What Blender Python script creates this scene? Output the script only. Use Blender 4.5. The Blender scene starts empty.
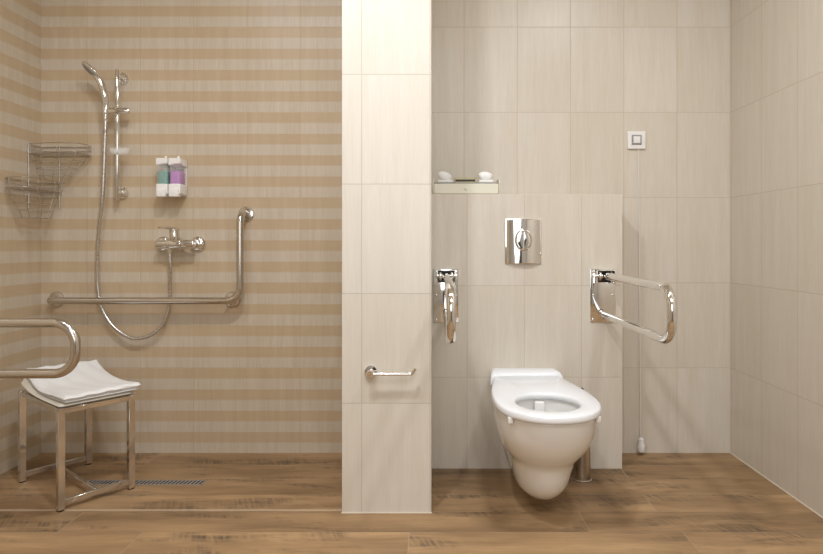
import bpy, bmesh, math, random
from mathutils import Vector, Matrix
random.seed(7)
PI = math.pi
COL = bpy.context.scene.collection

# ---------------------------------------------------------------- measures (metres)
F_PX, VPX, VPY, EYE = 590.0, 433.0, 244.0, 0.982      # lens, vanishing point, eye height
YB = 2.77            # tiled rear wall
YC = 2.576           # face of the cistern boxing
YP = 2.153           # front of the partition
XL, XR = -1.84, 1.397
XP0, XP1 = -0.3325, -0.006
XC1 = 0.823
HC = 2.62

def srgb(r, g, b):
    f = lambda c: (c/255/12.92) if c/255 <= .04045 else ((c/255+.055)/1.055)**2.4
    return (f(r), f(g), f(b), 1)

# ---------------------------------------------------------------- node helpers
class N:
    def __init__(s, name):
        s.m = bpy.data.materials.new(name); s.m.use_nodes = True
        s.t = s.m.node_tree; s.b = s.t.nodes['Principled BSDF']
    def n(s, typ, **k):
        x = s.t.nodes.new(typ)
        for a, v in k.items(): setattr(x, a, v)
        return x
    def put(s, sock, v):
        if v is None: return
        if hasattr(v, 'is_output'): s.t.links.new(v, sock)
        else: sock.default_value = v
    def math(s, op, a, b=None, c=None):
        x = s.n('ShaderNodeMath', operation=op)
        s.put(x.inputs[0], a); s.put(x.inputs[1], b); s.put(x.inputs[2], c)
        return x.outputs[0]
    def mix(s, f, a, b, blend='MIX'):
        x = s.n('ShaderNodeMix', data_type='RGBA', blend_type=blend)
        s.put(x.inputs[0], f); s.put(x.inputs[6], a); s.put(x.inputs[7], b)
        return x.outputs[2]
    def comb(s, x, y, z):
        c = s.n('ShaderNodeCombineXYZ')
        s.put(c.inputs[0], x); s.put(c.inputs[1], y); s.put(c.inputs[2], z); return c.outputs[0]
    def noise(s, vec, scale=1, detail=3, rough=.5):
        x = s.n('ShaderNodeTexNoise'); s.put(x.inputs['Vector'], vec)
        x.inputs['Scale'].default_value = scale; x.inputs['Detail'].default_value = detail
        x.inputs['Roughness'].default_value = rough; return x.outputs[0]
    def ramp(s, f, p0, p1):
        x = s.n('ShaderNodeMapRange', clamp=True); s.put(x.inputs[0], f)
        x.inputs[1].default_value = p0; x.inputs[2].default_value = p1; return x.outputs[0]
    def pos(s):
        g = s.n('ShaderNodeNewGeometry'); x = s.n('ShaderNodeSeparateXYZ')
        s.t.links.new(g.outputs['Position'], x.inputs[0]); return x.outputs
    def bump(s, h, strength=.3, dist=.002):
        x = s.n('ShaderNodeBump'); x.inputs['Strength'].default_value = strength
        x.inputs['Distance'].default_value = dist; s.put(x.inputs['Height'], h)
        s.t.links.new(x.outputs[0], s.b.inputs['Normal'])

def plain(name, col, rough=.5, metal=0, **k):
    s = N(name); s.b.inputs['Base Color'].default_value = col
    s.b.inputs['Roughness'].default_value = rough; s.b.inputs['Metallic'].default_value = metal
    p = s.pos(); nz = s.noise(s.comb(p[0], p[1], p[2]), 60, 2)
    s.put(s.b.inputs['Roughness'], s.math('ADD', s.math('MULTIPLY', nz, .06), max(rough-.03, 0)))
    for a, v in k.items(): s.b.inputs[a.replace('_', ' ')].default_value = v
    return s.m

def tile_material(name, axis, u0, light, dark=None, grout=srgb(176,160,138), tint=.022, amt=.5):
    """25 x 40 cm wall tile with a vertical linen grain; with `dark` it also has 5 cm bands"""
    s = N(name); p = s.pos()
    u = s.math('SUBTRACT', p['XY'.index(axis)], u0); z = p[2]
    ut = s.math('DIVIDE', u, .25); vt = s.math('DIVIDE', z, .40)
    iu = s.math('FLOOR', ut); iv = s.math('FLOOR', vt)
    fu = s.math('FRACT', ut); fv = s.math('FRACT', vt)
    eu = s.math('MULTIPLY', s.math('MINIMUM', fu, s.math('SUBTRACT', 1, fu)), .25)
    ev = s.math('MULTIPLY', s.math('MINIMUM', fv, s.math('SUBTRACT', 1, fv)), .40)
    e = s.math('MINIMUM', eu, ev)
    joint = s.math('SUBTRACT', 1, s.ramp(e, .0009, .0021))
    wn = s.n('ShaderNodeTexWhiteNoise', noise_dimensions='3D'); s.put(wn.inputs[0], s.comb(iu, iv, 3.7))
    rnd = wn.outputs[0]
    off = s.math('MULTIPLY', rnd, 37.0)
    g1 = s.noise(s.comb(s.math('MULTIPLY', u, 190), s.math('MULTIPLY', z, 9), off), 1, 4, .6)
    g2 = s.noise(s.comb(s.math('MULTIPLY', u, 26), s.math('MULTIPLY', z, 1.6), off), 1, 3, .55)
    g3 = s.noise(s.comb(s.math('MULTIPLY', u, 420), s.math('MULTIPLY', z, 160), off), 1, 2, .5)
    col = light
    if dark:
        fz = s.math('FRACT', s.math('DIVIDE', z, .10))
        wob = s.math('MULTIPLY', s.math('SUBTRACT', g1, .5), .05)
        band = s.ramp(s.math('ADD', fz, wob), .46, .54)
        end = s.ramp(fz, .985, 1.0)
        band = s.math('SUBTRACT', band, end)
        fine = s.math('MULTIPLY', band, s.math('ADD', .38, s.math('MULTIPLY', g1, 1.05)))
        col = s.mix(fine, light, dark)
    grain = s.math('ADD', s.math('MULTIPLY', g1, .5), s.math('ADD', s.math('MULTIPLY', g2, .42), s.math('MULTIPLY', g3, .12)))
    k = s.ramp(grain, .30, .76)
    shade = s.mix(k, (1-.26*amt, 1-.32*amt, 1-.42*amt, 1), (1+.02*amt, 1+.05*amt, 1+.08*amt, 1))
    col = s.mix(1.0, col, shade, 'MULTIPLY')
    tv = s.math('ADD', 1-tint, s.math('MULTIPLY', rnd, 2*tint))
    col = s.mix(1.0, col, s.comb(tv, tv, s.math('MULTIPLY', tv, s.math('ADD', .98, s.math('MULTIPLY', rnd, .03)))), 'MULTIPLY')
    col = s.mix(s.math('MULTIPLY', joint, .48), col, grout)
    s.put(s.b.inputs['Base Color'], col)
    s.put(s.b.inputs['Roughness'], s.math('ADD', .33, s.math('MULTIPLY', joint, .4)))
    s.b.inputs['Specular IOR Level'].default_value = .35
    h = s.math('SUBTRACT', s.math('MULTIPLY', g1, .12), joint)
    s.bump(h, .35, .0012)
    return s.m

def wood_material():
    s = N('wood_look_plank_tile'); p = s.pos()
    a = s.n('ShaderNodeAttribute', attribute_name='plank'); r = a.outputs['Fac']
    x, y = p[0], p[1]
    o1 = s.math('MULTIPLY', r, 31.0); o2 = s.math('MULTIPLY', r, 57.0)
    wob = s.noise(s.comb(s.math('MULTIPLY', x, 2.2), s.math('MULTIPLY', y, 5), o1), 1, 3, .6)
    yy = s.math('ADD', y, s.math('MULTIPLY', wob, .09))
    g1 = s.noise(s.comb(s.math('ADD', s.math('MULTIPLY', x, 3.2), o2), s.math('MULTIPLY', yy, 95), o1), 1, 5, .62)
    g2 = s.noise(s.comb(s.math('ADD', s.math('MULTIPLY', x, 1.7), o1), s.math('MULTIPLY', yy, 9), o2), 1, 3, .55)
    g3 = s.noise(s.comb(s.math('ADD', s.math('MULTIPLY', x, 42), o1), s.math('MULTIPLY', y, 150), o2), 1, 2, .5)
    base = s.mix(s.ramp(g2, .30, .66), srgb(136,109,79), srgb(184,151,112))
    base = s.mix(s.math('MULTIPLY', s.ramp(g1, .42, .72), .26), base, srgb(114,88,62))
    # smoky patches with saw marks across the plank
    pt = s.noise(s.comb(s.math('ADD', s.math('MULTIPLY', x, 2.0), o2), s.math('MULTIPLY', y, 8), o1), 1, 4, .66)
    patch = s.ramp(pt, .515, .66)
    saw = s.noise(s.comb(s.math('ADD', s.math('MULTIPLY', x, 75), s.math('MULTIPLY', y, 30)), s.math('MULTIPLY', y, 9), o1), 1, 2, .5)
    patch = s.math('MULTIPLY', patch, s.ramp(saw, .22, .66))
    base = s.mix(s.math('MULTIPLY', patch, .88), base, srgb(80,69,57))
    base = s.mix(s.math('MULTIPLY', g3, .16), base, srgb(95,68,44))
    tv = s.math('ADD', .84, s.math('MULTIPLY', r, .26))
    base = s.mix(1.0, base, s.comb(tv, tv, tv), 'MULTIPLY')
    s.put(s.b.inputs['Base Color'], base)
    s.put(s.b.inputs['Roughness'], s.math('ADD', .42, s.math('MULTIPLY', g1, .15)))
    s.b.inputs['Specular IOR Level'].default_value = .32
    s.bump(g1, .12, .001)
    return s.m

def brushed(name, col, rough):
    s = N(name); p = s.pos()
    g = s.noise(s.comb(p[0], p[1], p[2]), 240, 2)
    s.b.inputs['Base Color'].default_value = col; s.b.inputs['Metallic'].default_value = 1
    s.put(s.b.inputs['Roughness'], s.math('ADD', rough, s.math('MULTIPLY', g, .05)))
    return s.m

M = {}
M['tile_rear'] = tile_material('beige_linen_tile', 'X', .1455, srgb(218,210,198))
M['tile_box'] = tile_material('beige_linen_tile_boxing', 'X', .1485, srgb(218,210,199))
M['tile_part'] = tile_material('pale_linen_tile', 'X', -.2605, srgb(221,215,205), grout=srgb(170,156,136), amt=.4)
M['tile_right'] = tile_material('beige_linen_tile_side', 'Y', 2.51, srgb(216,208,196))
M['tile_stripe'] = tile_material('banded_linen_tile', 'X', -.874, srgb(209,197,181), srgb(200,178,149), tint=.015, amt=.75, grout=srgb(186,160,128))
M['tile_stripe_left'] = tile_material('banded_linen_tile_side', 'Y', 2.77, srgb(206,194,177), srgb(197,176,147), tint=.015, amt=.75, grout=srgb(186,160,128))
M['tile_part_side'] = tile_material('pale_linen_tile_return', 'Y', 2.153, srgb(221,215,205))
M['wood'] = wood_material()
M['grout'] = plain('floor_grout', srgb(176,154,126), .8)
M['grout_pale'] = plain('pale_grout', srgb(222,212,196), .8)
M['paint'] = plain('ceiling_paint', srgb(240,238,232), .9)
M['front_paint'] = plain('grey_paint', srgb(190,188,184), .8)
M['reflection_dark'] = plain('dark_reflection_slab', srgb(70,58,48), .4)  # dark tone of the slab added for the chrome to mirror
M['chrome'] = brushed('polished_chrome', (.80,.79,.77,1), .04)
M['steel'] = brushed('satin_stainless_steel', (.63,.60,.56,1), .15)
M['stool_steel'] = brushed('bright_stainless_steel', (.72,.71,.70,1), .07)
M['wire'] = brushed('chromed_wire', (.62,.59,.55,1), .22)
M['hose'] = brushed('metal_hose', (.66,.64,.62,1), .25)
M['ceramic'] = plain('white_glazed_ceramic', srgb(240,239,236), .08, Coat_Weight=.5)
M['seatplastic'] = plain('white_seat_plastic', srgb(238,240,244), .22)
M['white'] = plain('white_plastic', srgb(236,234,232), .35)
M['cream'] = plain('cream_plastic', srgb(226,223,205), .35)
M['dark'] = plain('black_plastic', srgb(30,26,22), .35)
M['grey'] = plain('grey_plastic', srgb(150,148,146), .45)
M['grate'] = plain('drain_steel', (.50,.49,.48,1), .4, 0.7)
M['slot'] = plain('drain_slot_shadow', srgb(38,34,30), .8)
M['clear'] = plain('clear_plastic', (.93,.93,.92,1), .12, Alpha=.22)
M['teal'] = plain('teal_liquid_soap', srgb(40,140,128), .15, Coat_Weight=.6)
M['purple'] = plain('purple_liquid_soap', srgb(172,84,184), .15, Coat_Weight=.6)
M['soap'] = plain('white_soap', srgb(240,240,238), .5)
M['water'] = plain('toilet_water', srgb(190,200,200), .03)
M['seat_shell'] = plain('off_white_stool_seat', srgb(222,216,204), .4)
M['gold'] = plain('cream_gold_rim', srgb(205,192,140), .35)

def towel_material():
    s = N('white_terry_cloth'); p = s.pos()
    v = s.comb(p[0], p[1], p[2])
    n = s.noise(v, 420, 3, .7); n2 = s.noise(v, 30, 3)
    s.put(s.b.inputs['Base Color'], s.mix(n, srgb(228,228,228), srgb(246,246,246)))
    s.b.inputs['Roughness'].default_value = .95
    s.b.inputs['Sheen Weight'].default_value = .25
    s.bump(s.math('ADD', n, s.math('MULTIPLY', n2, 1.5)), .5, .003)
    return s.m
M['towel'] = towel_material()

# ---------------------------------------------------------------- mesh helpers
def obj(name, bm, mat, parent=None, smooth=True, angle=38, sub=0):
    bmesh.ops.recalc_face_normals(bm, faces=bm.faces)
    me = bpy.data.meshes.new(name); bm.to_mesh(me); bm.free()
    if isinstance(mat, (list, tuple)):
        for m in mat: me.materials.append(M[m])
    else: me.materials.append(M[mat])
    if smooth:
        me.polygons.foreach_set('use_smooth', [True]*len(me.polygons))
        me.set_sharp_from_angle(angle=math.radians(angle))
    o = bpy.data.objects.new(name, me); COL.objects.link(o)
    if parent:
        o.parent = parent
        o.matrix_parent_inverse = Matrix.Identity(4)
        # meshes are written in world metres: shift the data into the parent's frame
        me.transform(Matrix.Translation(-Vector(parent.location)))
    if sub:
        md = o.modifiers.new('smooth', 'SUBSURF'); md.levels = sub; md.render_levels = sub
    return o

def thing(name, label, cat, loc, group=None):
    o = bpy.data.objects.new(name, None); COL.objects.link(o)
    o.location = loc; o.empty_display_size = .05
    o['label'] = label; o['category'] = cat
    if group: o['group'] = group
    return o

def struct(name, bm, mat):
    o = obj(name, bm, mat, smooth=False); o['kind'] = 'structure'; return o

def box(bm, x0, x1, y0, y1, z0, z1, bev=0, seg=2):
    r = bmesh.ops.create_cube(bm, size=1)
    for v in r['verts']:
        v.co = Vector((x0+(v.co.x+.5)*(x1-x0), y0+(v.co.y+.5)*(y1-y0), z0+(v.co.z+.5)*(z1-z0)))
    if bev:
        es = list({e for v in r['verts'] for e in v.link_edges})
        bmesh.ops.bevel(bm, geom=es, offset=bev, segments=seg, affect='EDGES', profile=.6)
    return bm

def obox(bm, a, b, w, h, up=(0,0,1), bev=.001):
    """bar of rectangular section w x h between two points"""
    a, b = Vector(a), Vector(b); d = (b-a); L = d.length; d.normalize()
    up = Vector(up)
    if abs(d.dot(up)) > .98: up = Vector((0,1,0))
    s = d.cross(up).normalized(); u = s.cross(d).normalized()
    t = bmesh.new(); box(t, -w/2, w/2, 0, L, -h/2, h/2, bev, 1)
    Mx = Matrix((( s.x,d.x,u.x,a.x),(s.y,d.y,u.y,a.y),(s.z,d.z,u.z,a.z),(0,0,0,1)))
    t.transform(Mx); merge(bm, t); return bm

def merge(bm, t):
    me = bpy.data.meshes.new('tmp'); t.to_mesh(me); t.free(); bm.from_mesh(me); bpy.data.meshes.remove(me)

def cyl(bm, a, b, r0, r1=None, seg=28, bev=0):
    a, b = Vector(a), Vector(b); r1 = r0 if r1 is None else r1
    L = (b-a).length
    if bev:
        prof = [(0,0),(r0-bev,0),(r0-bev*.3,bev*.3),(r0,bev),(r1,L-bev),(r1-bev*.3,L-bev*.3),(r1-bev,L),(0,L)]
    else: prof = [(0,0),(r0,0),(r1,L),(0,L)]
    return lathe(bm, a, b-a, prof, seg)

def lathe(bm, origin, axis, prof, seg=32):
    """prof: list of (radius, distance along axis)"""
    ax = Vector(axis).normalized(); ref = Vector((0,0,1)) if abs(ax.z) < .9 else Vector((1,0,0))
    s = ax.cross(ref).normalized(); u = s.cross(ax).normalized(); o = Vector(origin)
    rings = []
    for r, h in prof:
        if r < 1e-6: rings.append([bm.verts.new(o+ax*h)])
        else: rings.append([bm.verts.new(o+ax*h+s*(r*math.cos(2*PI*k/seg))+u*(r*math.sin(2*PI*k/seg))) for k in range(seg)])
    for A, B in zip(rings, rings[1:]):
        for k in range(seg):
            k2 = (k+1) % seg
            if len(A) == 1 and len(B) == 1: break
            if len(A) == 1: bm.faces.new((A[0], B[k], B[k2]))
            elif len(B) == 1: bm.faces.new((A[k], A[k2], B[0]))
            else: bm.faces.new((A[k], A[k2], B[k2], B[k]))
    return bm

def rounded(pts, rad, n=10):
    """polyline with filleted corners; rad: number or list for inner corners"""
    pts = [Vector(p) for p in pts]; out = [pts[0]]
    for i in range(1, len(pts)-1):
        p, a, b = pts[i], pts[i-1], pts[i+1]
        r = rad[i-1] if isinstance(rad, (list, tuple)) else rad
        d0, d1 = (a-p).normalized(), (b-p).normalized()
        ang = d0.angle(d1)
        if r <= 0 or ang > PI-.01: out.append(p); continue
        L = r/math.tan(ang/2)
        c = p+(d0+d1).normalized()*(r/math.sin(ang/2))
        s, e = p+d0*L, p+d1*L
        v0, v1 = (s-c), (e-c); tot = v0.angle(v1); ax = v0.cross(v1).normalized()
        for k in range(n+1): out.append(c+Matrix.Rotation(tot*k/n, 3, ax) @ v0)
    out.append(pts[-1]); return out

def catmull(pts, n=10):
    P = [Vector(p) for p in pts]; P = [P[0]*2-P[1]]+P+[P[-1]*2-P[-2]]; out = []
    for i in range(1, len(P)-2):
        for k in range(n):
            t = k/n; a, b, c, d = P[i-1:i+3]
            out.append(.5*((2*b)+(-a+c)*t+(2*a-5*b+4*c-d)*t*t+(-a+3*b-3*c+d)*t**3))
    out.append(P[-2]); return out

def tube(bm, path, r, seg=16, closed=False, cap=True, rad=None, flat=None):
    """swept tube; rad(t) optional radius factor, flat=(sx, sy) squashes the section"""
    P = [Vector(p) for p in path]; n = len(P)
    T = []
    for i in range(n):
        a = P[(i-1) % n] if closed or i else P[i]
        b = P[(i+1) % n] if closed or i < n-1 else P[i]
        T.append((b-a).normalized())
    ref = Vector((0,0,1)) if abs(T[0].z) < .9 else Vector((0,1,0))
    u = (ref-T[0]*ref.dot(T[0])).normalized(); rings = []
    for i in range(n):
        if i:
            u = u-T[i]*u.dot(T[i]); u.normalize()
        v = T[i].cross(u)
        rr = r*(rad(i/(n-1)) if rad else 1)
        sx, sy = flat if flat else (1, 1)
        rings.append([bm.verts.new(P[i]+u*(rr*sx*math.cos(2*PI*k/seg))+v*(rr*sy*math.sin(2*PI*k/seg))) for k in range(seg)])
    prs = list(zip(rings, rings[1:]))
    if closed: prs.append((rings[-1], rings[0]))
    for A, B in prs:
        for k in range(seg): bm.faces.new((A[k], A[(k+1) % seg], B[(k+1) % seg], B[k]))
    if cap and not closed:
        bm.faces.new(rings[0][::-1]); bm.faces.new(rings[-1])
    return bm

def ellipsoid(bm, c, rx, ry, rz, rot=None, u=24, v=14):
    t = bmesh.new(); bmesh.ops.create_uvsphere(t, u_segments=u, v_segments=v, radius=1)
    m = Matrix.Translation(c) @ (rot.to_4x4() if rot else Matrix.Identity(4)) @ Matrix.Diagonal((rx, ry, rz, 1))
    t.transform(m); merge(bm, t); return bm

nb = bmesh.new

# ================================================================ THE SETTING
YF = -1.3
struct('wall_rear', box(nb(), XP1-.02, XR+.1, YB, YB+.1, 0, HC), 'tile_rear')
struct('wall_shower', box(nb(), XL-.1, XP1-.02, YB, YB+.1, 0, HC), 'tile_stripe')
struct('wall_left', box(nb(), XL-.1, XL, YF, YB, 0, HC), 'tile_stripe_left')
struct('wall_right', box(nb(), XR, XR+.1, YF, YB, 0, HC), 'tile_right')
struct('wall_front', box(nb(), XL-.1, XR+.1, YF-.1, YF, 0, HC), 'front_paint')
struct('wall_partition', box(nb(), XP0, XP1, YP, YB+.02, 0, HC, .0012, 1), 'tile_part')
struct('wall_boxing', box(nb(), XP1-.02, XC1, YC, YB+.02, 0, 1.2, .0015, 1), 'tile_box')
struct('reflection_slab_1', box(nb(), -.15, .75, YF-.005, YF+.02, 0, 2.05, .003), 'reflection_dark')  # unseen dark slab added behind the camera to give chrome reflections contrast
struct('ceiling', box(nb(), XL-.1, XR+.1, YF-.1, YB+.1, HC, HC+.1), 'paint')

# floor: one mesh, plank tiles 15 x 91 cm with grout showing between them
def build_floor():
    bm = nb(); lay = bm.faces.layers.float.new('plank')
    def quad(x0, x1, y0, y1, z, mi, val):
        vs = [bm.verts.new(c) for c in ((x0,y0,z),(x1,y0,z),(x1,y1,z),(x0,y1,z))]
        f = bm.faces.new(vs); f.material_index = mi; f[lay] = val
    x0, x1 = XL-.05, XR+.05
    quad(x0, x1, YF-.05, YB+.05, -.0008, 1, 0)
    lines = [2.78, 2.622, 2.466, 2.312, 2.163, 2.012, 1.868]
    while lines[-1] > YF: lines.append(lines[-1]-.15)
    known = {0: [-1.28, -.1, .82], 1: [-1.60, -.2, .82], 2: [-.12, .40], 3: [-.10, .822], 4: [-1.28, .535], 5: [-.99, -.08, .85], 6: [-.5, .41]}
    rnds = {0:.45, 1:.45, 2:.5, 3:.85, 4:.45, 5:.9, 6:.7}
    for r, (b, a) in enumerate(zip(lines, lines[1:])):
        xs = [x0-.01]+(known[r] if r in known else [-1.7+(r*.37) % .91+.91*k for k in range(4)])+[x1+.01]
        for i, (p, q) in enumerate(zip(xs, xs[1:])):
            p2, q2 = max(p+.0014, x0), min(q-.0014, x1)
            if q2 <= p2: continue
            val = min(1, max(0, rnds.get(r, .6)+random.uniform(-.12, .12)))
            quad(p2, q2, a+.0013, b-.0013, 0, 0, val)
    me = bpy.data.meshes.new('floor'); bm.to_mesh(me); bm.free()
    me.materials.append(M['wood']); me.materials.append(M['grout'])
    o = bpy.data.objects.new('floor', me); COL.objects.link(o); o['kind'] = 'structure'
build_floor()
# pale grout joint across the shower entrance, and the silicone beads along the walls
struct('trim_1', box(nb(), XL, XP0, 2.1755, 2.1782, -.001, .0008), 'grout_pale')
struct('trim_2', box(nb(), XR-.003, XR+.001, YF, YB, 0, .003), 'grout_pale')
struct('trim_3', box(nb(), XP0-.002, XP1+.002, YP-.003, YP+.001, 0, .003), 'grout_pale')
struct('trim_4', box(nb(), XC1-.002, XC1+.0015, YC-.0015, YC+.002, 0, 1.2), 'grout_pale')

# ================================================================ SHOWER
def linear_drain():
    x0, x1, y0, y1 = -1.43, -.94, 2.404, 2.452
    t = thing('linear_drain', 'narrow slotted metal channel drain set in the shower floor', 'drain', ((x0+x1)/2, (y0+y1)/2, 0))
    bm = nb()
    for a in ((x0, x1, y0, y0+.004), (x0, x1, y1-.004, y1), (x0, x0+.004, y0, y1), (x1-.004, x1, y0, y1)):
        box(bm, *a, -.004, .0016)
    obj('frame', bm, 'grate', t, False)
    bm = nb(); box(bm, x0+.004, x1-.004, y0+.004, y1-.004, -.004, .0004)
    obj('channel', bm, 'slot', t, False)
    bm = nb(); n = 30; L = (x1-x0-.008)/n
    for k in range(n+1):
        xx = x0+.004+L*k
        obox(bm, (xx-.003, y0+.003, .001), (xx+.003, y1-.003, .001), 0.0075, .0014, bev=0)
    obj('grate', bm, 'grate', t, False)
linear_drain()

def flange(bm, c, r, d=.008, axis=(0,-1,0)):
    return lathe(bm, c, axis, [(0,-.001),(r,-.001),(r,d*.55),(r*.93,d*.9),(r*.8,d),(0,d)], 36)

def shower_rail():
    x, yb = -1.454, YB-.052
    t = thing('shower_rail', 'chrome vertical slide rail on the banded shower wall, holding the hand shower', 'rail', (x, YB, 1.48))
    bm = nb(); cyl(bm, (x, yb, 1.187), (x, yb, 1.784), .0105, seg=28, bev=.0015)
    obj('pole', bm, 'chrome', t)
    for z in (1.757, 1.221):
        bm = nb(); flange(bm, (x, YB, z), .028, .012); cyl(bm, (x, YB-.01, z), (x, yb-.004, z), .012, .0105, bev=.001)
        cyl(bm, (x, YB-.012, z), (x, YB-.024, z), .019, .016, bev=.002)
        obj('wall_mount', bm, 'chrome', t)
    bm = nb()   # slider with a sideways arm that clasps the hand shower
    cyl(bm, (x+.062, yb-.012, 1.592), (x-.050, yb-.030, 1.588), .0138, seg=24, bev=.002)
    cyl(bm, (x, yb, 1.572), (x, yb, 1.612), .0165, seg=24, bev=.002)
    cyl(bm, (x-.037, yb-.032, 1.572), (x-.037, yb-.032, 1.607), .0145, .017, seg=24, bev=.002)
    obj('slider', bm, 'chrome', t)
    z = 1.395      # clear clip-on soap dish
    bm = nb()
    prof = [(0,-.004),(.036,-.004),(.047,.010),(.049,.022),(.046,.022),(.044,.012),(.034,0),(0,0)]
    tb = nb(); lathe(tb, (0,0,0), (0,0,1), prof, 32)
    tb.transform(Matrix.Translation((x+.028, yb-.034, z)) @ Matrix.Diagonal((1, .62, 1, 1)))
    merge(bm, tb); cyl(bm, (x, yb, z-.004), (x, yb, z+.026), .0135, seg=20, bev=.001)
    o = obj('soap_dish', bm, 'clear', t); o['label'] = 'clear plastic clip-on soap dish'
shower_rail()

HX, HY = -1.491, YB-.084
def hand_shower():
    t = thing('hand_shower', 'slim chrome hand shower tilted to the left at the top of the slide rail', 'hand shower', (HX, HY, 1.60))
    p = catmull([(HX,HY,1.570),(HX,HY,1.615),(HX-.006,HY-.002,1.67),(HX-.022,HY-.006,1.72),(HX-.044,HY-.012,1.758),(HX-.072,HY-.018,1.785)], 8)
    bm = nb(); tube(bm, p, .0138, 20, rad=lambda s: (.95 if s < .1 else 1+.35*s if s < .8 else 1.28-1.6*(s-.8)), flat=(1, .92))
    obj('handle', bm, 'chrome', t)
    d = Vector((-.66, -.12, .62)).normalized(); n = Vector((-.58, -.5, -.52)).normalized()
    n = (n-d*n.dot(d)).normalized(); w = d.cross(n)
    c = Vector((HX-.054, HY-.02, 1.768))
    R = Matrix((d, w, n)).transposed()
    bm = nb(); ellipsoid(bm, c, .052, .028, .012, R)
    obj('spray_head', bm, 'chrome', t)
    bm = nb(); ellipsoid(bm, c+n*.006, .044, .021, .0085, R)
    for a in range(3):
        for k in range(6*(a+1)):
            an = 2*PI*k/(6*(a+1)); rr = (a+1)/3.6
            q = c+n*(.006+.0085*math.sqrt(max(0, 1-rr*rr)))+d*(.044*rr*math.cos(an))+w*(.021*rr*math.sin(an))
            ellipsoid(bm, q, .0016, .0016, .0012, R, 6, 4)
    obj('spray_face', bm, 'grey', t)
    bm = nb(); cyl(bm, (HX,HY,1.545), (HX,HY,1.574), .0085, .0115, bev=.001)
    obj('hose_nut', bm, 'chrome', t)
hand_shower()

MX, MZ = -1.183, .982
def shower_mixer():
    yb = YB-.062
    t = thing('shower_mixer', 'chrome single lever shower mixer on two round wall roses, hose hanging from it', 'tap', (MX, YB, MZ))
    for dx in (-.082, .082):
        bm = nb(); lathe(bm, (MX+dx, YB, MZ), (0,-1,0), [(0,-.001),(.036,-.001),(.0365,.004),(.034,.010),(.026,.016),(.017,.019),(.0165,.026),(0,.026)], 40)
        obj('wall_rose', bm, 'chrome', t)
    bm = nb()
    for dx in (-.075, .075):
        cyl(bm, (MX+dx, YB-.018, MZ), (MX+dx, yb-.006, MZ), .0185, .0195, seg=6, bev=.001)
    cyl(bm, (MX-.084, yb, MZ), (MX+.090, yb, MZ), .0195, seg=32, bev=.004)
    cyl(bm, (MX-.034, yb, MZ), (MX+.034, yb, MZ), .0265, seg=32, bev=.005)
    obj('body', bm, 'chrome', t)
    bm = nb()
    cyl(bm, (MX+.004, yb-.006, MZ+.010), (MX-.002, yb-.010, MZ+.062), .0225, .0215, seg=32, bev=.004)
    obj('cartridge', bm, 'chrome', t)
    bm = nb()
    tube(bm, catmull([(MX+.016,yb-.004,MZ+.066),(MX-.006,yb-.022,MZ+.071),(MX-.026,yb-.05,MZ+.073),(MX-.040,yb-.075,MZ+.073)], 6), .0105, 16,
         flat=(.5, 1.15), rad=lambda s: 1.25-.55*s)
    ellipsoid(bm, (MX+.000,yb-.01,MZ+.063), .0235, .0225, .010)
    obj('lever', bm, 'chrome', t)
    bm = nb(); cyl(bm, (MX-.025, yb, MZ-.012), (MX-.025, yb, MZ-.040), .0115, .0095, bev=.001)
    obj('hose_outlet', bm, 'chrome', t)
    return (MX-.025, yb)
mx_out = shower_mixer()

def shower_hose():
    pts = [(HX,HY,1.546),(HX-.001,HY,1.50),(-1.493,2.686,1.478),(-1.497,2.690,1.406),(-1.512,2.700,1.197),(-1.541,2.720,1.023),(-1.555,2.733,0.871),(-1.554,2.737,0.778),(-1.538,2.738,0.690),(-1.484,2.735,0.602),(-1.395,2.732,0.547),(-1.307,2.732,0.561),(-1.247,2.735,0.620),(-1.222,2.737,0.713),(-1.215,2.728,0.802),
           (mx_out[0]+.001,mx_out[1]+.004,.875),(mx_out[0],mx_out[1],.945)]
    path = catmull(pts, 26)
    bm = nb()
    tube(bm, path, .0080, 12, rad=lambda s: 1+.09*math.sin(s*1500))
    o = obj('shower_hose', bm, 'hose', angle=80)
    o['label'] = 'long looping metal shower hose from the hand shower down and back up to the mixer'; o['category'] = 'hose'
shower_hose()

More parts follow.
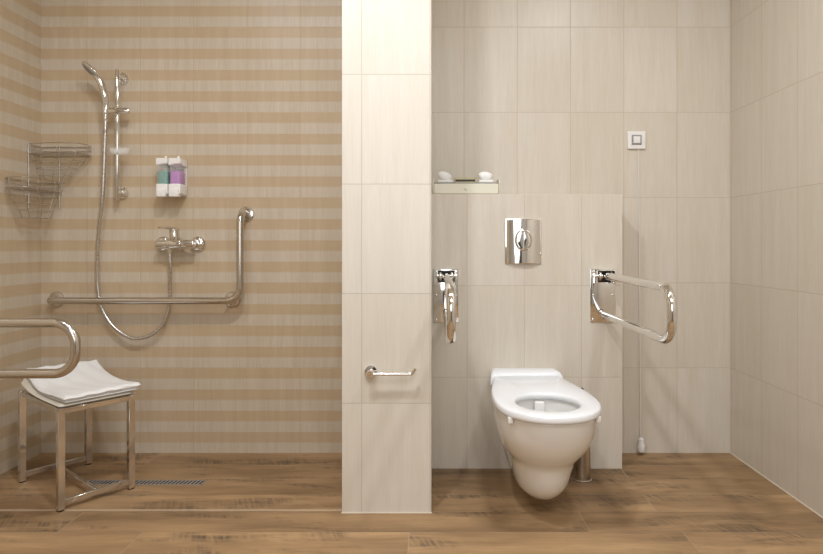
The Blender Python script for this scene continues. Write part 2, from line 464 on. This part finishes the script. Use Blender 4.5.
def dispensers():
    for x0, x1, liq, what, side in ((-1.262, -1.209, 'teal', 'green', 'left'), (-1.205, -1.150, 'purple', 'purple', 'right')):
        xc = (x0+x1)/2; y0, y1 = YB-.086, YB
        t = thing('soap_dispenser', 'white wall soap dispenser filled with %s liquid, the %s of the pair' % (what, side), 'dispenser', (xc, YB, 1.2), 'soap dispensers beside the slide rail')
        bm = nb(); box(bm, x0+.003, x1-.003, YB-.012, YB+.0005, 1.205, 1.352, .003)
        obj('back_plate', bm, 'white', t)
        # top cap with a sloping underside
        bm = nb(); vs = {}
        for i, x in enumerate((x0, x1)):
            for j, (y, z) in enumerate(((y0,1.350),(y0,1.374),(YB-.004,1.374),(YB-.004,1.338),(y0+.03,1.340))):
                vs[i, j] = bm.verts.new((x, y, z-(.010 if (i == 0 and j in (0,)) else 0)))
        for i in (0, 1): bm.faces.new([vs[i, j] for j in range(5)])
        for j in range(5): bm.faces.new([vs[0, j], vs[0, (j+1) % 5], vs[1, (j+1) % 5], vs[1, j]])
        bmesh.ops.bevel(bm, geom=list(bm.edges), offset=.003, segments=2, affect='EDGES')
        obj('cap', bm, 'white', t)
        bm = nb(); cyl(bm, (xc, y0+.045, 1.372), (xc, y0+.045, 1.388), .005, bev=.001)
        obj('filler_peg', bm, 'white', t)
        bm = nb(); box(bm, x0+.002, x1-.002, y0+.004, YB-.012, 1.250, 1.345, .013, 4)
        obj('reservoir', bm, 'clear', t)
        bm = nb(); box(bm, x0+.0045, x1-.0045, y0+.0065, YB-.015, 1.2535, 1.317, .011, 4)
        obj('liquid', bm, liq, t)
        bm = nb(); box(bm, x0, x1, y0-.002, YB-.004, 1.207, 1.257, .008, 3)
        obj('base', bm, 'white', t)
        bm = nb(); box(bm, x0+.007, x1-.005, y0-.012, y0+.02, 1.197, 1.232, .004, 2)
        obj('push_button', bm, 'white', t)
        bm = nb(); cyl(bm, (xc, y0+.03, 1.200), (xc, y0+.03, 1.214), .006, .009, bev=.001)
        obj('nozzle', bm, 'white', t)
dispensers()

def l_grab_bar():
    y = YB-.072; r = .0165; z = .722; xv = -.882
    t = thing('grab_bar', 'L-shaped steel grab bar fixed to the banded shower wall', 'grab bar', (-1.3, YB, z))
    path = rounded([(-1.765, YB-.004, z), (-1.765, y, z), (xv, y, z), (xv, y, 1.122), (xv+.006, YB-.004, 1.122)], [.038, .062, .042], 12)
    bm = nb(); tube(bm, path, r, 24)
    obj('rail', bm, 'steel', t)
    bm = nb(); cyl(bm, (-.955, y+.01, z), (-.94, YB-.004, z-.0), .0095, seg=20); obj('support', bm, 'steel', t)
    for c in ((-1.765, z), (-.94, z), (xv+.006, 1.122)):
        bm = nb(); lathe(bm, (c[0], YB, c[1]), (0,-1,0), [(0,-.001),(.037,-.001),(.037,.003),(.034,.008),(.024,.011),(0,.011)], 36)
        obj('flange', bm, 'steel', t)
l_grab_bar()

def hairpin(axis_pt, out, length, ztop, zbot, r, name_mat, t, start=.03):
    """two parallel rails joined by a half round end; `out` is the horizontal direction away from the wall"""
    o = Vector(axis_pt); out = Vector(out)
    R = (ztop-zbot)/2
    pts = []
    A = o+out*start; B = o+out*(length-R)
    pts.append(Vector((A.x, A.y, ztop)))
    rr = R*.86
    a = rounded([(A.x, A.y, ztop), tuple((o+out*length).xy)+(ztop,), tuple((o+out*length).xy)+(zbot,), (A.x, A.y, zbot)], rr, 14)
    bm = nb(); tube(bm, a, r, 24)
    return obj('rail', bm, name_mat, t)

def left_drop_rail():
    s = 1.93; z1, z0 = .724, .558
    t = thing('fold_down_rail', 'steel fold-down support rail reaching in from the left, in front of the stool', 'grab bar', (XL, s, .64))
    hairpin((XL, s, 0), (1,0,0), .671, z1, z0, .0155, 'steel', t, .035)
    bm = nb(); box(bm, XL-.001, XL+.007, s-.05, s+.05, .51, .76, .002); obj('wall_plate', bm, 'steel', t)
    bm = nb()
    for q in (s-.026, s+.022): box(bm, XL+.005, XL+.06, q, q+.004, .70, .755, .001)
    cyl(bm, (XL+.04, s-.032, .724), (XL+.04, s+.032, .724), .009, bev=.001)
    obj('hinge', bm, 'chrome', t)
    bm = nb(); box(bm, XL+.006, XL+.038, s-.018, s+.018, .54, .578, .003); obj('stop', bm, 'chrome', t)
left_drop_rail()

def wc_rail(xc, label):
    t = thing('fold_down_rail', label, 'grab bar', (xc, YC, .757), 'fold-down rails flanking the toilet')
    z1, z0 = .845, .676
    hairpin((xc, YC, 0), (0,-1,0), .748, z1, z0, .0155, 'chrome', t, .04)
    bm = nb(); box(bm, xc-.0545, xc+.0545, YC-.005, YC+.001, .641, .873, .0015); obj('wall_plate', bm, 'chrome', t)
    bm = nb()
    for q in (-.040, .036): box(bm, xc+q, xc+q+.004, YC-.058, YC-.004, .812, .870, .001)
    box(bm, xc-.040, xc+.040, YC-.050, YC-.004, .8665, .870, .001)
    obj('bracket', bm, 'chrome', t)
    bm = nb(); cyl(bm, (xc-.046, YC-.040, .845), (xc+.046, YC-.040, .845), .0105, bev=.001)
    cyl(bm, (xc-.030, YC-.040, .845), (xc-.019, YC-.040, .845), .019, bev=.002)
    cyl(bm, (xc+.019, YC-.040, .845), (xc+.030, YC-.040, .845), .019, bev=.002)
    obj('pivot', bm, 'chrome', t)
    bm = nb(); box(bm, xc-.034, xc+.034, YC-.012, YC-.0045, .815, .866, .001); obj('housing', bm, 'dark', t)
    bm = nb(); cyl(bm, (xc, YC-.0045, .676), (xc, YC-.041, .676), .0125, bev=.001); obj('stop', bm, 'chrome', t)
    for dx in (-.043, .043):
        for z in (.653, .760, .861):
            bm = nb(); lathe(bm, (xc+dx, YC-.0045, z), (0,-1,0), [(0,0),(.0058,0),(.0055,.002),(.003,.0035),(0,.0038)], 16)
            obj('screw', bm, 'chrome', t)
wc_rail(.0565, 'polished fold-down support rail seen end-on, beside the white partition')
wc_rail(.7405, 'polished fold-down support rail jutting out to the right of the toilet')

# corner wire baskets ------------------------------------------------------
def corner_basket():
    t = thing('corner_basket', 'two-tier chrome wire basket in the corner of the shower', 'basket', (XL, YB, 1.25))
    g = .006
    def ring(foot, z, r=.0022, rad=.018):
        # closed path through foot points with slight rounding
        P = [Vector((p[0], p[1], z)) for p in foot]; n = len(P); path = []
        for i in range(n):
            a, p, b = P[i-1], P[i], P[(i+1) % n]
            d0, d1 = (a-p), (b-p); L = min(rad, d0.length*.4, d1.length*.4)
            s, e = p+d0.normalized()*L, p+d1.normalized()*L
            for k in range(5):
                q = k/4; path.append(s*(1-q)**2+p*2*q*(1-q)+e*q*q)
        return path
    upper = [(XL+g, YB-g), (XL+g, YB-.10), (-1.69, YB-.135), (-1.60, YB-.125), (-1.585, YB-.07), (-1.596, YB-g)]
    lower = [(XL+g, YB-g), (-1.745, YB-g), (-1.715, YB-.08), (-1.70, YB-.22), (-1.73, YB-.275), (-1.79, YB-.275), (XL+g, YB-.245)]
    def tier(foot, zt, bottom_centre, zb, kb):
        b = thing_part
        def scaled(k):
            c = Vector(bottom_centre)
            return [(c.x+(p[0]-c.x)*k, c.y+(p[1]-c.y)*k) for p in foot]
        bm = nb()
        for dz, rr in ((0, .0021), (.020, .0014), (.042, .0021)):
            tube(bm, ring(foot, zt-dz), rr, 8, closed=True)
        for q in range(1, 5):
            k = 1-(1-kb)*q/4
            tube(bm, ring(scaled(k), zt-.042-(zt-.042-zb)*q/4), .0012, 6, closed=True)
        n = len(foot)
        for i in range(n):
            a = Vector(foot[i]); c = Vector(foot[(i+1) % n])
            p = a.lerp(c, .1); cc = Vector(bottom_centre); q = cc+(p-cc)*kb
            tube(bm, [(p.x, p.y, zt), (p.x, p.y, zt-.042), (q.x, q.y, zb), (cc.x, cc.y, zb-.001)], .0012, 6)
        return bm
    thing_part = None
    a = obj('wire_tray', tier(upper, 1.436, (-1.775, YB-.045), 1.262, .38), 'wire', t, angle=80)
    b = obj('wire_tray', tier(lower, 1.266, (-1.775, YB-.12), 1.098, .55), 'wire', t, angle=80)
    # perforated flat shelves at the lower rim of each tray
    for foot, z in ((upper, 1.392), (lower, 1.222)):
        bm = nb()
        ys = [p[1] for p in foot]; y = min(ys)+.008
        while y < YB-.008:
            # crossing span of the footprint at this depth
            xs = []
            n = len(foot)
            for i in range(n):
                p, q = foot[i], foot[(i+1) % n]
                if (p[1]-y)*(q[1]-y) < 0: xs.append(p[0]+(q[0]-p[0])*(y-p[1])/(q[1]-p[1]))
            if len(xs) >= 2: tube(bm, [(min(xs), y, z), (max(xs), y, z)], .0011, 6)
            y += .012
        obj('wire_shelf', bm, 'wire', t, angle=80)
    for (x, y) in ((XL+.007, YB-.095), (-1.748, YB-.007)):
        bm = nb(); tube(bm, [(x, y, 1.145), (x, y, 1.440)], .003, 10); obj('hanging_rod', bm, 'wire', t)
        for z in (1.215, 1.405):
            bm = nb(); pr = [(0,-.001),(.009,0),(.008,.005),(0,.006)]
            if y > YB-.05: lathe(bm, (x, YB, z), (0,-1,0), pr, 18)
            else: lathe(bm, (XL, y, z), (1,0,0), pr, 18)
            obj('wall_fixing', bm, 'chrome', t)
corner_basket()

# shower stool -------------------------------------------------------------
SF, SR, SL, SB = Vector((-1.371,2.172)), Vector((-1.213,2.369)), Vector((-1.696,2.436)), Vector((-1.538,2.633))
def stool():
    c = (SF+SB)/2
    t = thing('shower_stool', 'square-legged chrome shower stool standing by the left wall', 'stool', (c.x, c.y, 0))
    w = .024; zt = .378
    long_d = (SL-SF).normalized()
    for p in (SF, SR, SL, SB):
        bm = nb(); obox(bm, (p.x, p.y, .004), (p.x, p.y, zt), w, w, up=(long_d.x, long_d.y, 0), bev=.0015); lg = obj('leg', bm, 'stool_steel', t)
        bm = nb(); cyl(bm, (p.x, p.y, 0), (p.x, p.y, .005), .0115); f = obj('foot_cap', bm, 'dark', t); 
        f.parent = lg
        f.data.transform(Matrix.Identity(4))
        f.location = (0, 0, 0)
    def bar(name, a, b, z, h=.02, ww=.016):
        d = (b-a).normalized()*.011
        bm = nb(); obox(bm, (a.x+d.x, a.y+d.y, z), (b.x-d.x, b.y-d.y, z), ww, h, bev=.0012); obj(name, bm, 'stool_steel', t)
    bar('base_rail', SF, SR, .030); bar('base_rail', SL, SB, .030)
    bar('stretcher', (SF+SR)/2, (SL+SB)/2, .030)
    bar('seat_rail', SF, SR, .366); bar('seat_rail', SL, SB, .366); bar('seat_rail', SF, SL, .366); bar('seat_rail', SR, SB, .366)
    # dished seat shell
    u = (SL-SF).normalized(); v = (SR-SF).normalized(); LU, LV = (SL-SF).length, (SR-SF).length
    return t, u, v, LU, LV
st, SU, SV, LU, LV = stool()
def seat_z(a):   # dish along the long axis, a in 0..1 from the front end to the wall end
    return .377 + .054*(2*a-1)**2*(1 if a > .5 else .18) + .010*a
def slab(bm, a0, a1, b0, b1, zlo, zhi, na=28, nb_=14, edge=.012):
    """closed cushion-like sheet over stool coordinates; zlo/zhi are functions of (a, b)"""
    top = []; bot = []
    for i in range(na+1):
        ra, rb = [], []
        for j in range(nb_+1):
            s = i/na; q = j/nb_
            a = a0+(a1-a0)*s; b = b0+(b1-b0)*q
            p = SF+SU*(LU*a)+SV*(LV*b)
            m = min(s*(a1-a0)*LU, (1-s)*(a1-a0)*LU, q*(b1-b0)*LV, (1-q)*(b1-b0)*LV)
            k = 1 if m >= edge else math.sqrt(max(0, 1-(1-m/edge)**2))
            lo, hi = zlo(a, b), zhi(a, b); mid = (lo+hi)/2
            ra.append(bm.verts.new((p.x, p.y, mid+(hi-mid)*k))); rb.append(bm.verts.new((p.x, p.y, mid+(lo-mid)*k)))
        top.append(ra); bot.append(rb)
    for i in range(na):
        for j in range(nb_):
            bm.faces.new((top[i][j], top[i+1][j], top[i+1][j+1], top[i][j+1]))
            bm.faces.new((bot[i][j], bot[i][j+1], bot[i+1][j+1], bot[i+1][j]))
    bmesh.ops.remove_doubles(bm, verts=bm.verts, dist=.0002)
bm = nb(); slab(bm, -.03, 1.012, -.03, 1.05, lambda a, b: .377, lambda a, b: seat_z(a)+.006, edge=.004)
obj('seat', bm, 'seat_shell', st)
def towel():
    wv = lambda a, b: .0035*math.sin(9*a+2*b)+.002*math.sin(23*b+7*a)
    base = lambda a: seat_z(a)+.0065
    bm = nb()
    slab(bm, -.040, .98, .03, 1.10, lambda a, b: base(a), lambda a, b: base(a)+.008+.3*wv(a, b), 44, 26, .005)
    slab(bm, -.050, .985, .02, 1.13, lambda a, b: base(a)+.0075+.3*wv(a, b), lambda a, b: base(a)+.025+.002*b+wv(a, b), 60, 36, .012)
    o = obj('towel', bm, 'towel', angle=70)
    o['label'] = 'folded white terry towel lying on the shower stool'; o['category'] = 'towel'
towel()

# ================================================================ PARTITION
def paper_holder():
    x, z = -.226, .517
    t = thing('paper_holder', 'empty chrome toilet paper holder on the front of the white partition', 'holder', (x, YP, z))
    bm = nb(); lathe(bm, (x, YP, z), (0,-1,0), [(0,-.001),(.0235,-.001),(.0235,.006),(.022,.009),(.013,.010),(.012,.040),(.010,.044),(0,.044)], 32)
    obj('wall_rose', bm, 'chrome', t)
    path = rounded([(x-.012, YP-.036, z-.003), (x+.150, YP-.036, z-.002), (x+.163, YP-.036, z+.018)], .010, 8)
    bm = nb(); tube(bm, path, .0058, 16); obj('bar', bm, 'chrome', t)
paper_holder()

# ================================================================ TOILET
TX = .3925
def outline(wb, wm, tw, tf, t0=0.0, n=30, e=.5, back=6, flare=False, pw=2.3):
    """half-widths from the wall (t0) out to the nose; returns (x, t) list, closed"""
    side = []
    for k in range(n+1):
        t = t0+(tf-t0)*math.sin(k/n*PI/2)
        if t < tw:
            q = (t-t0)/(tw-t0)
            q = q*q*(3-2*q) if not flare else math.sin(min(1, max(0, (q-.05)/.95))*PI/2)**1.25
            w = wb+(wm-wb)*q
        else:
            q = (t-tw)/(tf-tw); w = wm*max(0, 1-q**pw)**e
        side.append((w, t))
    pts = [(-w, t) for w, t in side]+[(w, t) for w, t in side[::-1][1:]]
    for k in range(1, back+1):
        pts.append((wb-2*wb*k/(back+1), t0))
    return pts
def loft(bm, rings, close_first=False, close_last=True):
    R = [[bm.verts.new(p) for p in r] for r in rings]
    n = len(R[0])
    for A, B in zip(R, R[1:]):
        for k in range(n): bm.faces.new((A[k], A[(k+1) % n], B[(k+1) % n], B[k]))
    if close_last: bm.faces.new(R[-1])
    if close_first: bm.faces.new(R[0][::-1])
    return R
def W(pts, z): return [(TX+x, YC-t, z(x, t) if callable(z) else z) for x, t in pts]
def toilet():
    t = thing('toilet', 'white wall-hung toilet with open seat, in front of the tiled boxing', 'toilet', (TX, YC, .05))
    spec = [ # z, wb, wm, tw, tf
        (.048,.024,.030,.31,.400),(.052,.050,.052,.31,.430),(.066,.072,.074,.32,.463),(.088,.086,.089,.33,.490),(.115,.096,.0985,.34,.515),
        (.155,.104,.108,.35,.530),(.190,.109,.116,.36,.541),(.206,.111,.121,.365,.549),(.220,.114,.131,.375,.564),(.245,.119,.147,.39,.590),
        (.275,.125,.162,.405,.614),(.312,.131,.172,.418,.636),(.35,.136,.177,.425,.650),(.38,.139,.1785,.43,.657),(.392,.139,.1785,.43,.658),(.396,.137,.176,.43,.655)]
    rings = []
    for z, wb, wm, tw, tf in spec:
        # the lower lobe slopes up towards the wall
        rings.append(W(outline(wb, wm, tw, tf, -.002), lambda x, tt, z=z: z+max(0, (.17-z))*max(0, 1-tt/.33)*.75))
    base = outline(.137,.176,.43,.655,-.002)
    hc, hx, ht = .478, .112, .122
    def inner(kx, kt, z, dc=0):
        out = []
        for x, tt in base:
            a = math.atan2(x/.15, (tt-hc)/.2)
            out.append((TX+hx*kx*math.sin(a), YC-(hc+dc+ht*kt*math.cos(a)), z))
        return out
    rings += [inner(1.12, 1.12, .396), inner(1.10, 1.10, .385), inner(1.13, 1.12, .362), inner(1.07, 1.08, .340), inner(.90, .92, .29, -.01),
              inner(.62, .66, .235, -.03), inner(.42, .45, .205, -.05), inner(.3, .3, .195, -.06)]
    bm = nb(); loft(bm, rings, close_first=True, close_last=True)
    obj('bowl', bm, 'ceramic', t, angle=75)
    bm = nb()   # water held in the bowl
    lathe(bm, (TX, YC-hc+.035, .226), (0,0,1), [(0,0),(.055,0),(.055,.002),(0,.002)], 32); obj('water', bm, 'water', t)
    bm = nb()   # flush spreader at the rear of the bowl
    box(bm, TX-.022, TX+.014, YC-.372, YC-.352, .29, .392, .006, 3)
    obj('flush_inlet', bm, 'ceramic', t)
    # seat ring
    def so(o): return outline(.140-o,.187-o,.43,.676-o,.062+o, e=.47, flare=True, pw=2.5)
    def hole(o, z):
        b = so(0); out = []
        for x, tt in b:
            a = math.atan2(x/.15, (tt-hc)/.2)
            out.append((TX+(.112+o)*math.sin(a), YC-(hc+.002+(.122+o)*math.cos(a)), z))
        return out
    z0, z1 = .3975, .424
    dish = lambda x, tt: 0
    rings = [hole(.006, z0), W(so(.006), z0), W(so(.001), z0+.004), W(so(0), z0+.010), W(so(.001), z1-.006), W(so(.003), z1-.002), W(so(.007), z1),
             hole(.013, z1-.0005), hole(.006, z1-.003), hole(.0015, z1-.007), hole(0, z1-.013), hole(.002, z0+.005), hole(.006, z0)]
    bm = nb(); R = loft(bm, rings, close_last=False); bmesh.ops.remove_doubles(bm, verts=bm.verts, dist=.00005)
    obj('seat', bm, 'seatplastic', t, angle=60)
    bm = nb(); rr = []
    for k, (yy, hw, zt) in enumerate(((YC+.006,.143,.440),(YC-.03,.147,.443),(YC-.066,.152,.4405),(YC-.078,.154,.434),(YC-.083,.155,.424),(YC-.085,.1545,.400))):
        n = 16; pr = []
        for q in range(n+1):
            a = PI*q/n; ca = math.cos(a)
            pr.append((TX+.002-hw*math.copysign(abs(ca)**.16, ca), yy, .388+(zt-.388)*min(1, math.sin(a)**.30+1e-9) if 0 < q < n else .388))
        rr.append(pr)
    loft(bm, rr, close_first=True, close_last=True)
    obj('hinge_cover', bm, 'seatplastic', t)
    for s in (-1, 1):
        bm = nb(); x = TX+s*.149; box(bm, x-.009, x+.009, YC-.594, YC-.565, .377, .401, .006, 3)
        obj('buffer', bm, 'white', t)
    t.rotation_euler = (0, 0, math.radians(1.7))
toilet()

def brush():
    x, y = .622, 2.465
    t = thing('toilet_brush', 'cylindrical steel toilet brush holder on the floor behind the toilet', 'brush', (x, y, 0))
    bm = nb(); lathe(bm, (x, y, 0), (0,0,1), [(0,0),(.039,0),(.040,.003),(.036,.006),(.036,.232),(.0375,.236),(.036,.24),(.013,.243),(0,.243)], 36)
    obj('holder', bm, 'steel', t)
    bm = nb(); cyl(bm, (x, y, .24), (x, y, .372), .006); obj('handle', bm, 'steel', t)
    bm = nb(); lathe(bm, (x, y, .366), (0,0,1), [(0,0),(.006,.002),(.0075,.008),(.006,.014),(0,.016)], 24); obj('knob', bm, 'dark', t)
brush()

def flush_plate():
    x, z = .393, .993; w, h = .158, .196
    t = thing('flush_plate', 'shiny chrome dual flush plate on the tiles above the toilet', 'flush plate', (x, YC, z))
    bm = nb(); box(bm, x-w/2, x+w/2, YC-.006, YC+.001, z-h/2, z+h/2, .002, 2)
    obj('frame', bm, 'chrome', t)
    bm = nb(); n = 24; rows = []
    for i in range(n+1):          # cylindrically bulging face
        s = i/n*2-1; yy = YC-.005-.015*(1-abs(s)**2.3)
        rows.append([bm.verts.new((x+s*(w/2-.004), yy, z+q*(h/2-.004))) for q in (-1, -.5, 0, .5, 1)]+[bm.verts.new((x+s*(w/2-.004), YC-.003, z+q*(h/2-.004))) for q in (1, -1)])
    for A, B in zip(rows, rows[1:]):
        for k in range(7): bm.faces.new((A[k], A[(k+1) % 7], B[(k+1) % 7], B[k]))
    bm.faces.new(rows[0]); bm.faces.new(rows[-1][::-1])
    obj('face', bm, 'chrome', t, angle=45)
    bm = nb(); tb = nb()
    lathe(tb, (0,0,0), (0,-1,0), [(.030,-.004),(.030,.001),(.033,.004),(.037,.0025),(.039,-.004)], 40)
    tb.transform(Matrix.Translation((x, YC-.0185, z+.006)) @ Matrix.Diagonal((1, 1, 1.3, 1))); merge(bm, tb)
    obj('bezel', bm, 'chrome', t)
    for s in (-1, 1):
        bm = nb(); N_ = 20; top = []; c = bm.verts.new((x+s*.012, YC-.026, z+.006))
        rim = []
        for k in range(N_+1):
            a = -PI/2+PI*k/N_
            rim.append((s*(.0012+.0265*math.cos(a)), .036*math.sin(a)))
        v0 = [bm.verts.new((x+p, YC-.018, z+.006+q)) for p, q in rim]
        v1 = [bm.verts.new((x+p, YC-.0225, z+.006+q)) for p, q in rim]
        for k in range(N_): bm.faces.new((v0[k], v0[k+1], v1[k+1], v1[k])); bm.faces.new((v1[k], v1[k+1], c))
        bm.faces.new((v0[-1], v0[0], v1[0], v1[-1])); bm.faces.new((v1[-1], v1[0], c)); bm.faces.new(v0)
        obj('button', bm, 'chrome', t, angle=50)
flush_plate()

# amenities on the ledge ----------------------------------------------------
def amenities():
    x0, x1 = .0, .292; y0, y1 = YC+.006, YC+.106; z = 1.2
    t = thing('amenity_box', 'long low cream box with a drawer, on the ledge above the toilet', 'box', ((x0+x1)/2, y0, z))
    bm = nb()
    for a in ((x0, x0+.004), (x1-.004, x1)): box(bm, a[0], a[1], y0, y1, z, z+.070, .001, 1)
    box(bm, x0, x1, y1-.004, y1, z, z+.055, .001, 1); box(bm, x0+.003, x1-.003, y0+.002, y1-.003, z, z+.004)
    obj('case', bm, 'cream', t)
    bm = nb(); box(bm, x0+.004, x1-.004, y0+.002, y1-.004, z+.047, z+.052, .001, 1); obj('top', bm, 'grey', t)
    bm = nb(); box(bm, x0+.0055, x1-.0055, y0-.001, y0+.004, z+.0025, z+.0465, .001, 1); d = obj('drawer', bm, 'cream', t)
    bm = nb(); lathe(bm, ((x0+x1)/2-.002, y0-.0015, z+.024), (0,-1,0), [(0,0),(.006,0),(.0065,.003),(.004,.006),(0,.0065)], 20)
    k = obj('knob', bm, 'cream', None); k.parent = d
    k.data.transform(Matrix.Translation(-Vector(t.location)))
    zt = z+.0525
    for xc, tilt, lab in ((.052, .30, 'white oval soap cake on its dish, at the left end of the cream box'), (.232, .12, 'white oval soap cake on its dish, at the right end of the cream box')):
        s = thing('soap_cake', lab, 'soap', (xc, y0+.05, zt), 'soaps on the cream box')
        bm = nb(); box(bm, xc-.030, xc+.034, y0+.012, y0+.060, zt, zt+.012, .003, 2); obj('dish', bm, 'white', s)
        bm = nb(); ellipsoid(bm, (xc, y0+.035, zt+.031), .032, .014, .0195, Matrix.Rotation(tilt, 3, 'Y')); obj('cake', bm, 'soap', s)
    s = thing('trinket_tray', 'small cream-rimmed black tray between the two soaps', 'tray', (.143, y0+.05, zt))
    bm = nb(); a0, a1 = .094, .190; b0, b1 = y0+.012, y0+.075
    for q in ((a0, a0+.004, b0, b1), (a1-.004, a1, b0, b1), (a0, a1, b1-.004, b1)): box(bm, *q, zt, zt+.021)
    box(bm, a0, a1, b0, b0+.003, zt, zt+.0035); box(bm, a0, a1, b0, b0+.003, zt+.017, zt+.021)
    obj('rim', bm, 'gold', s)
    bm = nb(); box(bm, a0+.0045, a1-.0045, b0+.0035, b1-.0045, zt, zt+.0135); obj('inlay', bm, 'dark', s)
amenities()

# emergency pull switch -------------------------------------------------------
def pull_switch():
    x0, x1, z0, z1 = .911, .995, 1.427, 1.509; xc, zc = (x0+x1)/2, (z0+z1)/2
    t = thing('pull_cord_switch', 'square white emergency switch on the rear wall with a cord hanging to the floor', 'switch', (xc, YB, zc))
    bm = nb(); box(bm, x0, x1, YB-.011, YB+.0005, z0, z1, .003, 3); obj('plate', bm, 'white', t)
    bm = nb(); box(bm, xc-.024, xc+.022, YB-.014, YB-.010, zc-.022, zc+.024, .001, 1); obj('surround', bm, 'grey', t)
    bm = nb(); box(bm, xc-.017, xc+.015, YB-.018, YB-.013, zc-.015, zc+.017, .002, 2); obj('rocker', bm, 'white', t)
    xq = .967
    bm = nb(); tube(bm, [(xq-.004, YB-.008, z0+.003), (xq-.003, YB-.010, 1.0), (xq, YB-.012, .5), (xq+.001, YB-.019, .075)], .0018, 8); obj('cord', bm, 'white', t)
    bm = nb(); lathe(bm, (xq+.003, YB-.021, .016), (0,0,1), [(0,0),(.0155,0),(.017,.004),(.0165,.030),(.0125,.040),(.0135,.056),(.006,.064),(0,.065)], 28)
    obj('pull', bm, 'white', t)
pull_switch()

# ================================================================ LIGHT
def lamp(loc, e, size, col=(.955,.975,1.0), target=None, spread=None, shape='DISK'):
    d = bpy.data.lights.new('downlight_or_fill', 'AREA'); d.shape = shape; d.size = size; d.energy = e; d.color = col  # serves the ceiling downlights and the added fill lights
    if spread: d.spread = math.radians(spread)
    o = bpy.data.objects.new('downlight_or_fill', d); COL.objects.link(o); o.location = loc
    if target: o.rotation_euler = (Vector(target)-Vector(loc)).to_track_quat('-Z', 'Y').to_euler()
    return o
lamp((-.40, 1.20, HC-.01), 23.5, .16)
lamp((.90, 1.30, HC-.01), 13.5, .14)
lamp((-1.05, 1.35, HC-.01), 7, .16)
lamp((.3, -.2, HC-.02), 26, .9, (.955,.978,1), shape='DISK')  # large soft fill added overhead behind the camera, not a fitting
lamp((-.1, -1.15, 1.5), 15, 1.6, (.955,.978,1), target=(-.1, 2, 1.1))  # frontal fill added behind the camera to lift the dark lower parts
w = bpy.data.worlds.new('world'); bpy.context.scene.world = w; w.use_nodes = True
w.node_tree.nodes['Background'].inputs[0].default_value = (1, .97, .93, 1)
w.node_tree.nodes['Background'].inputs[1].default_value = .3

# ================================================================ CAMERA
cam = bpy.data.cameras.new('camera'); co = bpy.data.objects.new('camera', cam); COL.objects.link(co)
co.location = (0, 0, EYE); co.rotation_euler = (PI/2, 0, 0)
cam.sensor_fit = 'HORIZONTAL'; cam.sensor_width = 36; cam.lens = F_PX/823*36
cam.shift_x = -(VPX-411.5)/823; cam.shift_y = -(277-VPY)/823; cam.clip_start = .02
sc = bpy.context.scene; sc.camera = co
sc.view_settings.view_transform = 'Standard'; sc.view_settings.look = 'None'
sc.view_settings.exposure = 0; sc.view_settings.gamma = 1
